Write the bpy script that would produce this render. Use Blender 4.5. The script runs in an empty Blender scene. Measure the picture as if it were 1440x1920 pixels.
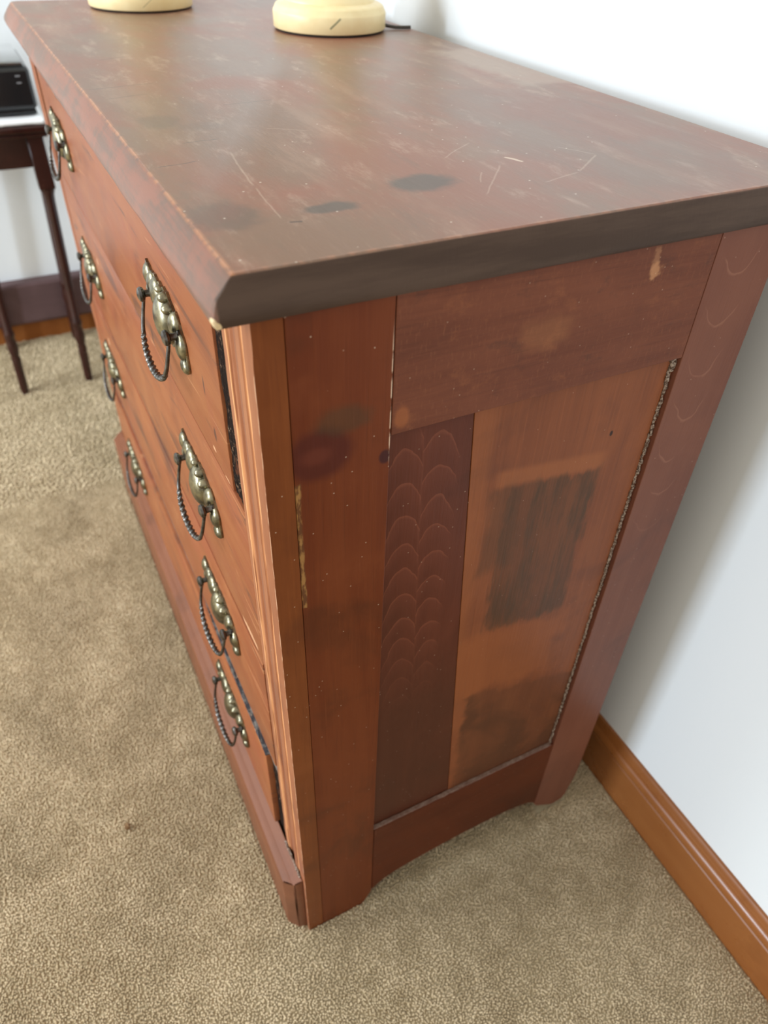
import bpy, bmesh, math, random
import numpy as np
from mathutils import Matrix, Vector, noise
random.seed(7); np.random.seed(7)
scene = bpy.context.scene
COL = scene.collection

# ------------------------------------------------------------------ camera
R = [[0.448300103525625, -0.5971033473498958, 0.6652026832195309],
     [0.8934172227827715, 0.2752798032190631, -0.3550023886888558],
     [0.02885625086585928, 0.7534511414306992, 0.6568703785852602]]
cam_data = bpy.data.cameras.new('camera')
cam = bpy.data.objects.new('camera', cam_data); COL.objects.link(cam)
M = Matrix(R).to_4x4(); M.translation = Vector((0.3436, -0.0994, 1.0104))
cam.matrix_world = M
cam_data.sensor_fit = 'VERTICAL'; cam_data.sensor_height = 36.0; cam_data.sensor_width = 27.0
cam_data.lens = 1373.2 / 1920 * 36.0
cam_data.clip_start = 0.02; cam_data.clip_end = 60
cam_data.dof.use_dof = True
cam_data.dof.focus_distance = 0.55
cam_data.dof.aperture_fstop = 6.8
scene.camera = cam

# ------------------------------------------------------------------ world and lights
world = bpy.data.worlds.new('room_light'); scene.world = world; world.use_nodes = True
bg = world.node_tree.nodes['Background']
bg.inputs[0].default_value = (1.0, 0.945, 0.85, 1); bg.inputs[1].default_value = 1.05

def area(name, loc, target, w, h, power, color, spread=180):
    l = bpy.data.lights.new(name, 'AREA'); l.shape = 'RECTANGLE'; l.size = w; l.size_y = h
    l.energy = power; l.color = color; l.spread = math.radians(spread)
    o = bpy.data.objects.new(name, l); COL.objects.link(o); o.location = loc
    o.rotation_euler = (Vector(target) - Vector(loc)).to_track_quat('-Z', 'Y').to_euler()
    return o
# daylight through the window of the opposite wall
area('window_daylight', (-0.12, -3.3, 0.95), (-0.1, 0.4, -0.5), 0.20, 1.1, 36, (0.74, 0.87, 1.0), 110)
# wide, softer daylight from the bright end of the room
area('window_daylight_left', (-1.15, -2.0, 1.6), (-1.35, -0.2, 0.0), 1.1, 1.1, 38, (0.86, 0.94, 1.0), 130)

scene.view_settings.view_transform = 'Standard'
scene.view_settings.look = 'None'
scene.view_settings.gamma = 1.0
scene.view_settings.use_curve_mapping = False
scene.view_settings.exposure = -0.12

# ------------------------------------------------------------------ node helper
class NT:
    def __init__(s, name):
        s.mat = bpy.data.materials.new(name); s.mat.use_nodes = True
        s.t = s.mat.node_tree; s.b = s.t.nodes['Principled BSDF']; s.L = s.t.links
        g = s.n('ShaderNodeNewGeometry'); s.P = g.outputs['Position']
        sp = s.n('ShaderNodeSeparateXYZ'); s.L.new(s.P, sp.inputs[0])
        s.x, s.y, s.z = sp.outputs[0], sp.outputs[1], sp.outputs[2]
    def n(s, t, **k):
        nd = s.t.nodes.new(t)
        for a, v in k.items(): setattr(nd, a, v)
        return nd
    def put(s, sock, v):
        if isinstance(v, bpy.types.NodeSocket): s.L.new(v, sock)
        else: sock.default_value = v
    def m(s, op, a, b=0.0, c=0.0, clamp=False):
        nd = s.n('ShaderNodeMath', operation=op, use_clamp=clamp)
        s.put(nd.inputs[0], a); s.put(nd.inputs[1], b); s.put(nd.inputs[2], c)
        return nd.outputs[0]
    def vec(s, x, y, z):
        nd = s.n('ShaderNodeCombineXYZ')
        s.put(nd.inputs[0], x); s.put(nd.inputs[1], y); s.put(nd.inputs[2], z)
        return nd.outputs[0]
    def scaled(s, sx, sy, sz):
        nd = s.n('ShaderNodeMapping'); s.L.new(s.P, nd.inputs[0]); nd.inputs['Scale'].default_value = (sx, sy, sz)
        return nd.outputs[0]
    def noise(s, v, scale=1.0, detail=4, rough=0.55, dist=0.0):
        nd = s.n('ShaderNodeTexNoise'); s.L.new(v, nd.inputs['Vector'])
        nd.inputs['Scale'].default_value = scale; nd.inputs['Detail'].default_value = detail
        nd.inputs['Roughness'].default_value = rough; nd.inputs['Distortion'].default_value = dist
        return nd.outputs['Fac']
    def ramp(s, f, a, b):            # smooth 0..1 between a and b (a may exceed b)
        nd = s.n('ShaderNodeMapRange'); nd.interpolation_type = 'SMOOTHSTEP'
        s.put(nd.inputs[0], f); nd.inputs[1].default_value = a; nd.inputs[2].default_value = b
        return nd.outputs[0]
    def mix(s, f, a, b, mode='MIX'):
        nd = s.n('ShaderNodeMix', data_type='RGBA', blend_type=mode); nd.clamp_factor = True
        s.put(nd.inputs[0], f)
        for i, v in ((6, a), (7, b)):
            if isinstance(v, tuple): nd.inputs[i].default_value = (*v[:3], 1)
            else: s.L.new(v, nd.inputs[i])
        return nd.outputs[2]
    def ell(s, a, b, a0, b0, ra, rb, edge=0.35, wob=0.25, wscale=60, seed=0.0):
        u = s.m('DIVIDE', s.m('SUBTRACT', a, a0), ra); v = s.m('DIVIDE', s.m('SUBTRACT', b, b0), rb)
        d = s.m('SQRT', s.m('ADD', s.m('MULTIPLY', u, u), s.m('MULTIPLY', v, v)))
        w = s.noise(s.scaled(1, 1, 1), wscale, 3)
        d = s.m('ADD', d, s.m('MULTIPLY', s.m('SUBTRACT', w, 0.5), wob * 2))
        return s.ramp(d, 1 + edge / 2, 1 - edge / 2)
    def box(s, a, b, a0, a1, b0, b1, e=0.006, wob=0.01, vecscale=(1, 1, 1), wscale=50):
        w = s.m('MULTIPLY', s.m('SUBTRACT', s.noise(s.scaled(*vecscale), wscale, 3), 0.5), wob * 2)
        a2 = s.m('ADD', a, w); b2 = s.m('ADD', b, w)
        d = s.m('MINIMUM', s.m('MINIMUM', s.m('SUBTRACT', a2, a0), s.m('SUBTRACT', a1, a2)),
                s.m('MINIMUM', s.m('SUBTRACT', b2, b0), s.m('SUBTRACT', b1, b2)))
        return s.ramp(d, -e, e)
    def line(s, a, b, a0, b0, a1, b1, w=0.0006, wob=0.002):    # scratch between two points
        dx, dy = a1 - a0, b1 - b0; L = math.hypot(dx, dy); dx /= L; dy /= L
        wv = s.m('MULTIPLY', s.m('SUBTRACT', s.noise(s.scaled(1, 1, 1), 45, 2), 0.5), wob * 2)
        pa = s.m('SUBTRACT', a, a0); pb = s.m('SUBTRACT', b, b0)
        t = s.m('ADD', s.m('MULTIPLY', pa, dx), s.m('MULTIPLY', pb, dy))
        q = s.m('ADD', s.m('SUBTRACT', s.m('MULTIPLY', pa, dy), s.m('MULTIPLY', pb, dx)), wv)
        c = s.m('MULTIPLY', s.ramp(s.m('ABSOLUTE', q), w, w * 0.3),
                s.m('MULTIPLY', s.ramp(t, 0, L * 0.1), s.ramp(t, L, L * 0.9)))
        return c
    def done(s, color=None, rough=None, bump=None, bstr=0.2, bdist=0.001, **k):
        if color is not None: s.put(s.b.inputs['Base Color'], color if not isinstance(color, tuple) else (*color, 1))
        if rough is not None: s.put(s.b.inputs['Roughness'], rough)
        if bump is not None:
            nd = s.n('ShaderNodeBump'); nd.inputs['Strength'].default_value = bstr; nd.inputs['Distance'].default_value = bdist
            s.L.new(bump, nd.inputs['Height']); s.L.new(nd.outputs[0], s.b.inputs['Normal'])
        for kk, v in k.items(): s.put(s.b.inputs[kk.replace('_', ' ')], v)
        return s.mat

def specks(n, scale=220, lo=0.035, prob=0.8):
    """tiny pale chips scattered sparsely"""
    v = n.n('ShaderNodeTexVoronoi'); n.L.new(n.P, v.inputs['Vector']); v.inputs['Scale'].default_value = scale
    sc = n.n('ShaderNodeSeparateColor'); n.L.new(v.outputs['Color'], sc.inputs[0])
    return n.m('MULTIPLY', n.ramp(v.outputs['Distance'], lo * 4, lo * 2), n.ramp(sc.outputs[0], prob, prob + 0.02))

# ------------------------------------------------------------------ materials
def mat_top():
    n = NT('worn_brown_top')
    g = n.noise(n.scaled(5, 26, 8), 1, 6, 0.68, 0.3)           # along x
    f = n.noise(n.scaled(60, 320, 60), 1, 5, 0.7)
    big = n.noise(n.scaled(1, 1.5, 1), 6, 6, 0.65, 0.3)
    mott = n.noise(n.scaled(1, 2.6, 1), 16, 6, 0.72, 0.25)
    c = n.mix(n.ramp(big, 0.38, 0.62), (0.195, 0.108, 0.064), (0.240, 0.098, 0.058))
    c = n.mix(n.m('MULTIPLY', n.ramp(g, 0.5, 0.72), 0.45), c, (0.34, 0.20, 0.13))
    c = n.mix(n.m('MULTIPLY', n.ramp(g, 0.46, 0.28), 0.50), c, (0.155, 0.095, 0.062))
    c = n.mix(n.m('MULTIPLY', n.ramp(f, 0.55, 0.8), 0.30), c, (0.44, 0.29, 0.19))
    c = n.mix(n.m('MULTIPLY', n.ramp(mott, 0.54, 0.70), 0.45), c, (0.44, 0.30, 0.215))
    c = n.mix(n.m('MULTIPLY', n.ramp(mott, 0.44, 0.30), 0.35), c, (0.15, 0.10, 0.065))
    x, y = n.x, n.y
    dk = (0.060, 0.056, 0.045)
    for (a, b, ra, rb, s_) in ((-0.089, 0.150, 0.016, 0.022, 0.75), (-0.068, 0.078, 0.008, 0.018, 0.7), (-0.078, 0.014, 0.024, 0.020, 0.42),
                               (-0.294, 0.030, 0.02, 0.016, 0.35), (-0.27, 0.055, 0.012, 0.018, 0.2)):
        c = n.mix(n.m('MULTIPLY', n.ell(x, y, a, b, ra, rb, 0.6, 0.45, 70), s_), c, dk)
    # pale worn area at the wall edge and large round marks
    c = n.mix(n.m('MULTIPLY', n.box(x, y, -0.50, -0.31, 0.385, 0.46, 0.012, 0.02), 0.45), c, (0.42, 0.31, 0.23))
    c = n.mix(n.m('MULTIPLY', n.ell(x, y, -0.16, 0.33, 0.16, 0.085, 0.12, 0.10, 20), 0.22), c, (0.13, 0.075, 0.055))
    c = n.mix(n.m('MULTIPLY', n.ell(x, y, 0.0, 0.43, 0.05, 0.04, 0.3, 0.2, 20), 0.3), c, (0.16, 0.08, 0.06))
    # scratches
    sc = n.line(x, y, -0.118, 0.232, -0.104, 0.241, 0.0022, 0.004)
    for a in ((-0.127, 0.285, -0.100, 0.302, 0.0009), (-0.100, 0.302, -0.070, 0.263, 0.0011), (-0.070, 0.263, -0.060, 0.226, 0.0009),
              (-0.105, 0.222, -0.052, 0.176, 0.0009), (-0.095, 0.200, -0.075, 0.186, 0.0008), (-0.20, 0.056, -0.12, 0.047, 0.0011),
              (-0.12, 0.047, -0.06, 0.043, 0.0008), (-0.13, 0.19, -0.16, 0.23, 0.0008), (-0.25, 0.10, -0.23, 0.13, 0.0008)):
        sc = n.m('MAXIMUM', sc, n.m('MULTIPLY', n.line(x, y, *a[:4], w=a[4]), 0.28))
    c = n.mix(n.m('MULTIPLY', sc, 0.9), c, (0.60, 0.46, 0.34))
    dl = n.line(x, y, -0.42, -0.003, -0.43, 0.06, 0.0008)
    for a in ((-0.38, 0.006, -0.39, 0.045, 0.0007), (-0.18, 0.0, -0.185, 0.03, 0.0008), (-0.055, 0.045, -0.053, 0.053, 0.0014),
              (-0.55, 0.03, -0.56, 0.06, 0.001), (-0.33, 0.09, -0.335, 0.14, 0.0007), (-0.23, 0.03, -0.233, 0.06, 0.0007)):
        dl = n.m('MAXIMUM', dl, n.line(x, y, *a[:4], w=a[4]))
    c = n.mix(n.m('MULTIPLY', dl, 0.8), c, (0.035, 0.025, 0.02))
    c = n.mix(n.m('MULTIPLY', specks(n, 150, 0.035, 0.90), 0.85), c, (0.62, 0.52, 0.42))
    # front bevel: pinkish worn paint; ridge line: bare orange wood
    fb = n.ramp(n.y, -0.0055, -0.0068)
    blot = n.noise(n.scaled(1, 1, 1), 22, 4, 0.6, 0.4)
    bs = n.noise(n.scaled(10, 160, 160), 1, 5, 0.7)
    cb = n.mix(n.ramp(n.m('ADD', n.m('MULTIPLY', blot, 0.55), n.m('MULTIPLY', bs, 0.45)), 0.42, 0.58), (0.245, 0.108, 0.072), (0.165, 0.098, 0.072))
    c = n.mix(fb, c, cb)
    wn = n.noise(n.scaled(1, 1, 1), 120, 3)
    ridge = n.m('MULTIPLY', n.ramp(n.m('ABSOLUTE', n.m('ADD', n.y, 0.0058)), 0.0022, 0.0004), n.ramp(wn, 0.35, 0.6))
    c = n.mix(n.m('MULTIPLY', ridge, 0.75), c, (0.42, 0.19, 0.09))
    # near end: end-grain paint below the ridge, darkened to paint in its shade
    sd = n.m('MULTIPLY', n.ramp(n.x, 0.0004, 0.0016), n.ramp(n.z, 0.8598, 0.8588))
    c = n.mix(n.m('MULTIPLY', sd, n.ramp(n.y, -0.0175, -0.016)), c, n.mix(n.ramp(n.noise(n.scaled(30, 7, 70), 1, 5, 0.65), 0.35, 0.68), (0.058, 0.034, 0.023), (0.086, 0.053, 0.037)))
    r2 = n.m('MULTIPLY', n.ramp(n.m('ABSOLUTE', n.m('ADD', n.x, 0.0005)), 0.0022, 0.0005),
             n.m('MULTIPLY', n.ramp(n.z, 0.8585, 0.8596), n.ramp(wn, 0.4, 0.6)))
    c = n.mix(n.m('MULTIPLY', r2, 0.55), c, (0.38, 0.17, 0.09))
    # chipped corner shows raw pale wood
    dxyz = n.n('ShaderNodeVectorMath', operation='DISTANCE'); n.L.new(n.P, dxyz.inputs[0]); dxyz.inputs[1].default_value = (0.004, -0.0215, 0.8325)
    chip = n.ramp(n.m('ADD', dxyz.outputs['Value'], n.m('MULTIPLY', n.m('SUBTRACT', wn, 0.5), 0.014)), 0.0075, 0.0062)
    c = n.mix(chip, c, n.mix(n.noise(n.scaled(1, 1, 1), 400, 3), (0.62, 0.42, 0.16), (0.75, 0.62, 0.45)))
    rg = n.m('ADD', 0.30, n.m('MULTIPLY', big, 0.16))
    return n.done(c, n.m('ADD', rg, n.m('MULTIPLY', sd, 0.15)), n.m('ADD', f, n.m('MULTIPLY', blot, 0.6)), 0.25, 0.0006, Specular_IOR_Level=n.m('SUBTRACT', 0.60, n.m('MULTIPLY', n.m('MAXIMUM', sd, fb), 0.42)))

def wood(name, base, light, dark, axis='z', rough=0.42, specky=0.4, fine=0.35, extra=None, bstr=0.3, spec=0.14):
    n = NT(name)
    sc = {'z': (26, 26, 2.2), 'y': (26, 2.2, 26), 'x': (2.2, 26, 26)}[axis]
    g = n.noise(n.scaled(*sc), 1, 5, 0.6, 0.7)
    fs = {'z': (420, 420, 14), 'y': (420, 14, 420), 'x': (14, 420, 420)}[axis]
    f = n.noise(n.scaled(*fs), 1, 4, 0.6)
    b = n.noise(n.scaled(1, 1, 1), 9, 4, 0.6, 0.5)
    c = n.mix(n.ramp(g, 0.35, 0.65), base, tuple((p + q) / 2 for p, q in zip(base, light)))
    c = n.mix(n.m('MULTIPLY', n.ramp(b, 0.5, 0.7), 0.6), c, light)
    c = n.mix(n.m('MULTIPLY', n.ramp(b, 0.48, 0.3), 0.6), c, dark)
    c = n.mix(n.m('MULTIPLY', n.ramp(f, 0.52, 0.75), fine), c, light)
    c = n.mix(n.m('MULTIPLY', n.ramp(f, 0.45, 0.25), fine), c, dark)
    if extra: c = extra(n, c, g, f, b)
    c = n.mix(n.m('MULTIPLY', specks(n, 170, 0.03, 0.95), specky), c, (0.62, 0.48, 0.36))
    return n.done(c, n.m('ADD', rough - 0.06, n.m('MULTIPLY', b, 0.12)), n.m('ADD', f, g), bstr, 0.0005, Specular_IOR_Level=spec)

def ex_stile(n, c, g, f, b):
    y, z = n.y, n.z
    d = n.ell(y, z, 0.037, 0.735, 0.021, 0.017, 0.35, 0.12, 60)
    rings = n.m('SINE', n.m('MULTIPLY', d, 14))
    c = n.mix(n.m('MULTIPLY', n.ell(y, z, 0.037, 0.735, 0.023, 0.019, 0.5, 0.12, 60), 0.80), c, (0.068, 0.013, 0.009))
    c = n.mix(n.m('MULTIPLY', n.ell(y, z, 0.034, 0.735, 0.010, 0.006, 1.2, 0.2, 60), 0.35), c, (0.17, 0.042, 0.022))
    c = n.mix(n.m('MULTIPLY', n.ell(y, z, 0.054, 0.757, 0.018, 0.010, 0.8, 0.4, 80), 0.45), c, (0.05, 0.042, 0.022))
    c = n.mix(n.m('MULTIPLY', n.ell(y, z, 0.083, 0.720, 0.0042, 0.0055, 0.5, 0.2, 60), 0.85), c, (0.04, 0.012, 0.014))
    # torn strip with old glue along the seam
    c = n.mix(n.m('MULTIPLY', n.box(y, z, 0.0180, 0.0228, 0.60, 0.716, 0.0008, 0.002, (1, 1, .3), 90), 0.85), c,
              n.mix(n.ramp(n.noise(n.scaled(1, 1, .3), 300, 3), 0.45, 0.6), (0.12, 0.05, 0.02), (0.34, 0.18, 0.06)))
    seam = n.m('MULTIPLY', n.ramp(n.m('ABSOLUTE', n.m('SUBTRACT', y, 0.0862)), 0.0009, 0.0003), n.m('MULTIPLY', n.ramp(z, 0.71, 0.73), n.ramp(n.noise(n.scaled(1, 1, 1), 90, 3), 0.42, 0.55)))
    c = n.mix(n.m('MULTIPLY', seam, n.ramp(z, 0.82, 0.79)), c, (0.6, 0.42, 0.30))
    return c

def ex_rail(n, c, g, f, b):
    y, z = n.y, n.z
    vb = n.noise(n.scaled(900, 520, 130), 1, 5, 0.7)          # cross brushed paint
    c = n.mix(n.m('MULTIPLY', n.ramp(vb, 0.52, 0.72), 0.30), c, (0.30, 0.115, 0.055))
    mo = n.noise(n.scaled(1, 26, 40), 1, 5, 0.7)
    c = n.mix(n.m('MULTIPLY', n.ramp(mo, 0.56, 0.70), 0.40), c, (0.27, 0.095, 0.04))
    c = n.mix(n.m('MULTIPLY', n.ramp(mo, 0.42, 0.30), 0.35), c, (0.06, 0.03, 0.022))
    c = n.mix(n.m('MULTIPLY', n.ell(y, z, 0.284, 0.8140, 0.0050, 0.0055, 0.9, 1.1, 210), 0.75), c, (0.48, 0.23, 0.11))
    c = n.mix(n.m('MULTIPLY', n.ell(y, z, 0.282, 0.822, 0.0028, 0.009, 0.9, 1.0, 230), 0.4), c, (0.45, 0.22, 0.11))
    c = n.mix(n.m('MULTIPLY', n.ell(y, z, 0.094, 0.748, 0.005, 0.008, 0.7, 0.3, 100), 0.6), c, (0.33, 0.11, 0.04))
    c = n.mix(n.m('MULTIPLY', n.ell(y, z, 0.20, 0.785, 0.02, 0.012, 0.9, 0.6, 90), 0.25), c, (0.36, 0.15, 0.06))
    return c

def ex_scallop(n, c, g, f, b):
    y, z = n.y, n.z
    wv = n.m('MULTIPLY', n.m('SUBTRACT', n.noise(n.scaled(1, 1, 0.6), 38, 2), 0.5), 0.016)
    ysh = n.m('ADD', y, n.m('MULTIPLY', n.m('SUBTRACT', z, 0.7), 0.03))       # figure leans a little
    left = n.m('LESS_THAN', ysh, 0.1165)
    ysh = n.m('ADD', ysh, n.m('MULTIPLY', n.m('SUBTRACT', n.noise(n.scaled(1, 1, 1), 55, 3), 0.5), 0.006))
    yc = n.m('ADD', n.m('MULTIPLY', left, 0.1025), n.m('MULTIPLY', n.m('SUBTRACT', 1, left), 0.130))
    d = n.m('SUBTRACT', ysh, yc)
    par = n.m('MULTIPLY', n.m('MULTIPLY', d, d), 85)
    ph = n.m('ADD', n.m('ADD', z, par), n.m('ADD', wv, n.m('MULTIPLY', left, 0.011)))
    fr = n.m('FRACT', n.m('DIVIDE', ph, 0.0290))
    ln = n.m('MULTIPLY', n.ramp(fr, 0.86, 0.985), n.ramp(fr, 1.0, 0.99))
    glow = n.ramp(fr, 0.2, 1.0)
    zone = n.m('MULTIPLY', n.m('MULTIPLY', n.ramp(z, 0.36, 0.56), n.ramp(z, 0.735, 0.72)), n.ramp(y, 0.150, 0.142))
    c = n.mix(n.m('MULTIPLY', n.m('MULTIPLY', glow, zone), 0.30), c, (0.17, 0.050, 0.028))
    c = n.mix(n.m('MULTIPLY', n.m('MULTIPLY', ln, zone), 0.38), c, (0.24, 0.075, 0.04))
    c = n.mix(n.m('MULTIPLY', n.ramp(n.m('ABSOLUTE', n.m('SUBTRACT', ysh, 0.1165)), 0.0012, 0.0003), n.m('MULTIPLY', zone, 0.15)), c, (0.2, 0.06, 0.03))
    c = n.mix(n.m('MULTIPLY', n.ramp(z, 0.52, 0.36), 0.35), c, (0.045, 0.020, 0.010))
    return c

def ex_panel(n, c, g, f, b):
    y, z = n.y, n.z
    st = (1, 1, 0.25)
    # slanting outlines: shear z with y as the rag dark patch follows the board
    zz = n.m('ADD', z, n.m('MULTIPLY', n.m('SUBTRACT', y, 0.2), 0.12))
    dk = (0.072, 0.038, 0.020)
    stv = n.noise(n.scaled(60, 260, 14), 1, 4, 0.6)
    m1 = n.box(y, zz, 0.198, 0.290, 0.474, 0.652, 0.004, 0.016, (1, 2.2, 0.5), 60)
    c = n.mix(n.m('MULTIPLY', m1, n.m('ADD', 0.45, n.m('MULTIPLY', n.ramp(n.noise(n.scaled(50, 60, 9), 1, 5, 0.7), 0.62, 0.36), 0.50))), c, dk)
    m1b = n.box(y, zz, 0.180, 0.212, 0.56, 0.652, 0.008, 0.016, (1, 1.6, 0.5), 60)
    c = n.mix(n.m('MULTIPLY', m1b, 0.48), c, dk)
    z2 = n.m('ADD', z, n.m('MULTIPLY', n.m('SUBTRACT', y, 0.2), 0.27))
    m2 = n.box(y, z2, 0.192, 0.345, 0.19, 0.374, 0.005, 0.016, (1, 1, 1), 40)
    c = n.mix(n.m('MULTIPLY', m2, n.m('ADD', 0.34, n.m('MULTIPLY', n.ramp(b, 0.40, 0.60), 0.42))), c, (0.06, 0.026, 0.014))
    m3 = n.m('MULTIPLY', n.ramp(n.m('ABSOLUTE', n.m('SUBTRACT', zz, 0.660)), 0.012, 0.004), n.m('MULTIPLY', n.ramp(y, 0.178, 0.19), n.ramp(y, 0.30, 0.285)))
    c = n.mix(n.m('MULTIPLY', m3, 0.55), c, (0.32, 0.11, 0.04))
    m4 = n.box(y, zz, 0.170, 0.300, 0.375, 0.470, 0.012, 0.02, (1, 1, 1), 40)
    c = n.mix(n.m('MULTIPLY', m4, 0.5), c, (0.29, 0.090, 0.030))
    c = n.mix(n.m('MULTIPLY', n.ramp(y, 0.182, 0.170), 0.35), c, (0.30, 0.10, 0.035))
    c = n.mix(n.m('MULTIPLY', n.ell(y, z, 0.292, 0.675, 0.0015, 0.0025, 0.5, 0.2, 60), 0.9), c, (0.02, 0.012, 0.01))
    return c

def ex_rear(n, c, g, f, b):
    y, z = n.y, n.z
    wv = n.m('MULTIPLY', n.m('SUBTRACT', n.noise(n.scaled(1, 1, 1), 30, 2), 0.5), 0.03)
    d = n.m('SUBTRACT', y, 0.366)
    ph = n.m('ADD', n.m('SUBTRACT', z, n.m('MULTIPLY', n.m('MULTIPLY', d, d), 60)), wv)
    fr = n.m('FRACT', n.m('DIVIDE', ph, 0.042))
    zone = n.m('MULTIPLY', n.m('MULTIPLY', n.ramp(z, 0.50, 0.62), n.ramp(n.m('ABSOLUTE', d), 0.022, 0.012)), n.ramp(n.noise(n.scaled(1, 1, 1), 26, 2), 0.40, 0.55))
    c = n.mix(n.m('MULTIPLY', n.m('MULTIPLY', n.ramp(fr, 0.90, 0.97), n.ramp(fr, 1.0, 0.98)), n.m('MULTIPLY', zone, 0.38)), c, (0.34, 0.16, 0.10))
    return c

def ex_front(n, c, g, f, b):
    # dark grain streaks running along the boards, with a few bare spots
    st = n.noise(n.scaled(3.4, 1, 24), 1, 5, 0.65, 1.6)
    c = n.mix(n.m('MULTIPLY', n.ramp(st, 0.55, 0.68), 0.75), c, (0.095, 0.040, 0.028))
    rd = n.noise(n.scaled(5, 1, 9), 1, 4, 0.6)
    c = n.mix(n.m('MULTIPLY', n.ramp(rd, 0.52, 0.62), 0.45), c, (0.26, 0.070, 0.035))
    st2 = n.noise(n.scaled(5.0, 1, 60), 1.3, 3, 0.65, 1.0)
    c = n.mix(n.m('MULTIPLY', n.ramp(st2, 0.62, 0.70), 0.40), c, (0.55, 0.26, 0.12))
    x, z = n.x, n.z
    for (a, bz, ra, rb) in ((-0.337, 0.665, 0.004, 0.010), (-0.55, 0.825, 0.004, 0.007), (-0.135, 0.72, 0.002, 0.008), (-0.30, 0.50, 0.003, 0.007), (-0.12, 0.685, 0.003, 0.006)):
        c = n.mix(n.m('MULTIPLY', n.ell(x, z, a, bz, ra, rb, 0.8, 0.4, 120), 0.85), c, (0.07, 0.03, 0.025))
    for (a, bz, ra, rb) in ((-0.80, 0.432, 0.006, 0.006), (-0.70, 0.60, 0.004, 0.005), (-0.10, 0.655, 0.006, 0.002), (-0.13, 0.665, 0.004, 0.002), (-0.095, 0.478, 0.020, 0.004)):
        c = n.mix(n.m('MULTIPLY', n.ell(x, z, a, bz, ra, rb, 0.6, 0.5, 120), 0.9), c, (0.66, 0.36, 0.20))
    return c

def ex_post(n, c, g, f, b):
    w = n.noise(n.scaled(300, 300, 10), 1, 3, 0.6)
    for xx in (-0.0515, -0.0335, -0.020):
        c = n.mix(n.m('MULTIPLY', n.m('MULTIPLY', n.ramp(n.m('ABSOLUTE', n.m('SUBTRACT', n.x, xx)), 0.0026, 0.0008), n.ramp(n.y, 0.012, 0.008)), n.m('MULTIPLY', n.ramp(w, 0.36, 0.52), 0.9)), c, (0.78, 0.38, 0.17))
    c = n.mix(n.m('MULTIPLY', n.m('MULTIPLY', n.ramp(n.m('ABSOLUTE', n.m('ADD', n.x, 0.042)), 0.004, 0.002), n.ramp(n.y, 0.012, 0.008)), 0.7), c, (0.20, 0.085, 0.055))
    edge = n.m('MULTIPLY', n.m('MULTIPLY', n.ramp(n.x, -0.0025, -0.0008), n.ramp(n.y, 0.0022, 0.0006)), n.ramp(n.noise(n.scaled(1, 1, .4), 160, 3), 0.46, 0.56))
    c = n.mix(n.m('MULTIPLY', edge, 0.8), c, (0.62, 0.36, 0.22))
    return c

MAT = {}
MAT['top'] = mat_top()
MAT['stile'] = wood('red_brown_stile', (0.125, 0.027, 0.008), (0.18, 0.046, 0.014), (0.075, 0.021, 0.008), 'z', 0.40, 0.5, 0.4, ex_stile)
MAT['post'] = wood('front_post_wood', (0.16, 0.044, 0.012), (0.23, 0.068, 0.018), (0.10, 0.028, 0.010), 'z', 0.36, 0.5, 0.4)
MAT['fluted'] = wood('orange_fluted_post', (0.27, 0.092, 0.042), (0.38, 0.15, 0.07), (0.18, 0.066, 0.040), 'z', 0.36, 0.6, 0.5, ex_post, 0.3, 0.22)
MAT['rail'] = wood('brushed_brown_rail', (0.130, 0.040, 0.021), (0.205, 0.068, 0.034), (0.078, 0.028, 0.017), 'y', 0.46, 0.25, 0.35, ex_rail, 0.5)
MAT['low_rail'] = wood('dark_low_rail', (0.080, 0.017, 0.006), (0.115, 0.026, 0.009), (0.050, 0.013, 0.006), 'y', 0.42, 0.3, 0.3)
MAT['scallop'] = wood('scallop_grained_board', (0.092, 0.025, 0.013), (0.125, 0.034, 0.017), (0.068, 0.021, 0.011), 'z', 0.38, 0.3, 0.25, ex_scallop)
MAT['panel'] = wood('orange_brown_panel', (0.185, 0.058, 0.024), (0.27, 0.088, 0.034), (0.125, 0.041, 0.021), 'z', 0.42, 0.5, 0.45, ex_panel, 0.4)
MAT['rear'] = wood('rear_stile_wood', (0.160, 0.057, 0.035), (0.20, 0.076, 0.046), (0.115, 0.044, 0.029), 'z', 0.40, 0.3, 0.25, ex_rear)
MAT['front'] = wood('orange_drawer_front', (0.245, 0.072, 0.027), (0.31, 0.112, 0.042), (0.165, 0.048, 0.024), 'x', 0.38, 0.5, 0.35, ex_front, 0.3, 0.2)
MAT['mould'] = wood('brown_base_moulding', (0.165, 0.058, 0.027), (0.215, 0.082, 0.040), (0.115, 0.044, 0.022), 'x', 0.46, 0.5, 0.3, None, 0.3, 0.2)
MAT['carcass'] = wood('dark_carcass_wood', (0.06, 0.025, 0.014), (0.09, 0.04, 0.02), (0.03, 0.015, 0.01), 'x', 0.6, 0.0, 0.3)

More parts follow.
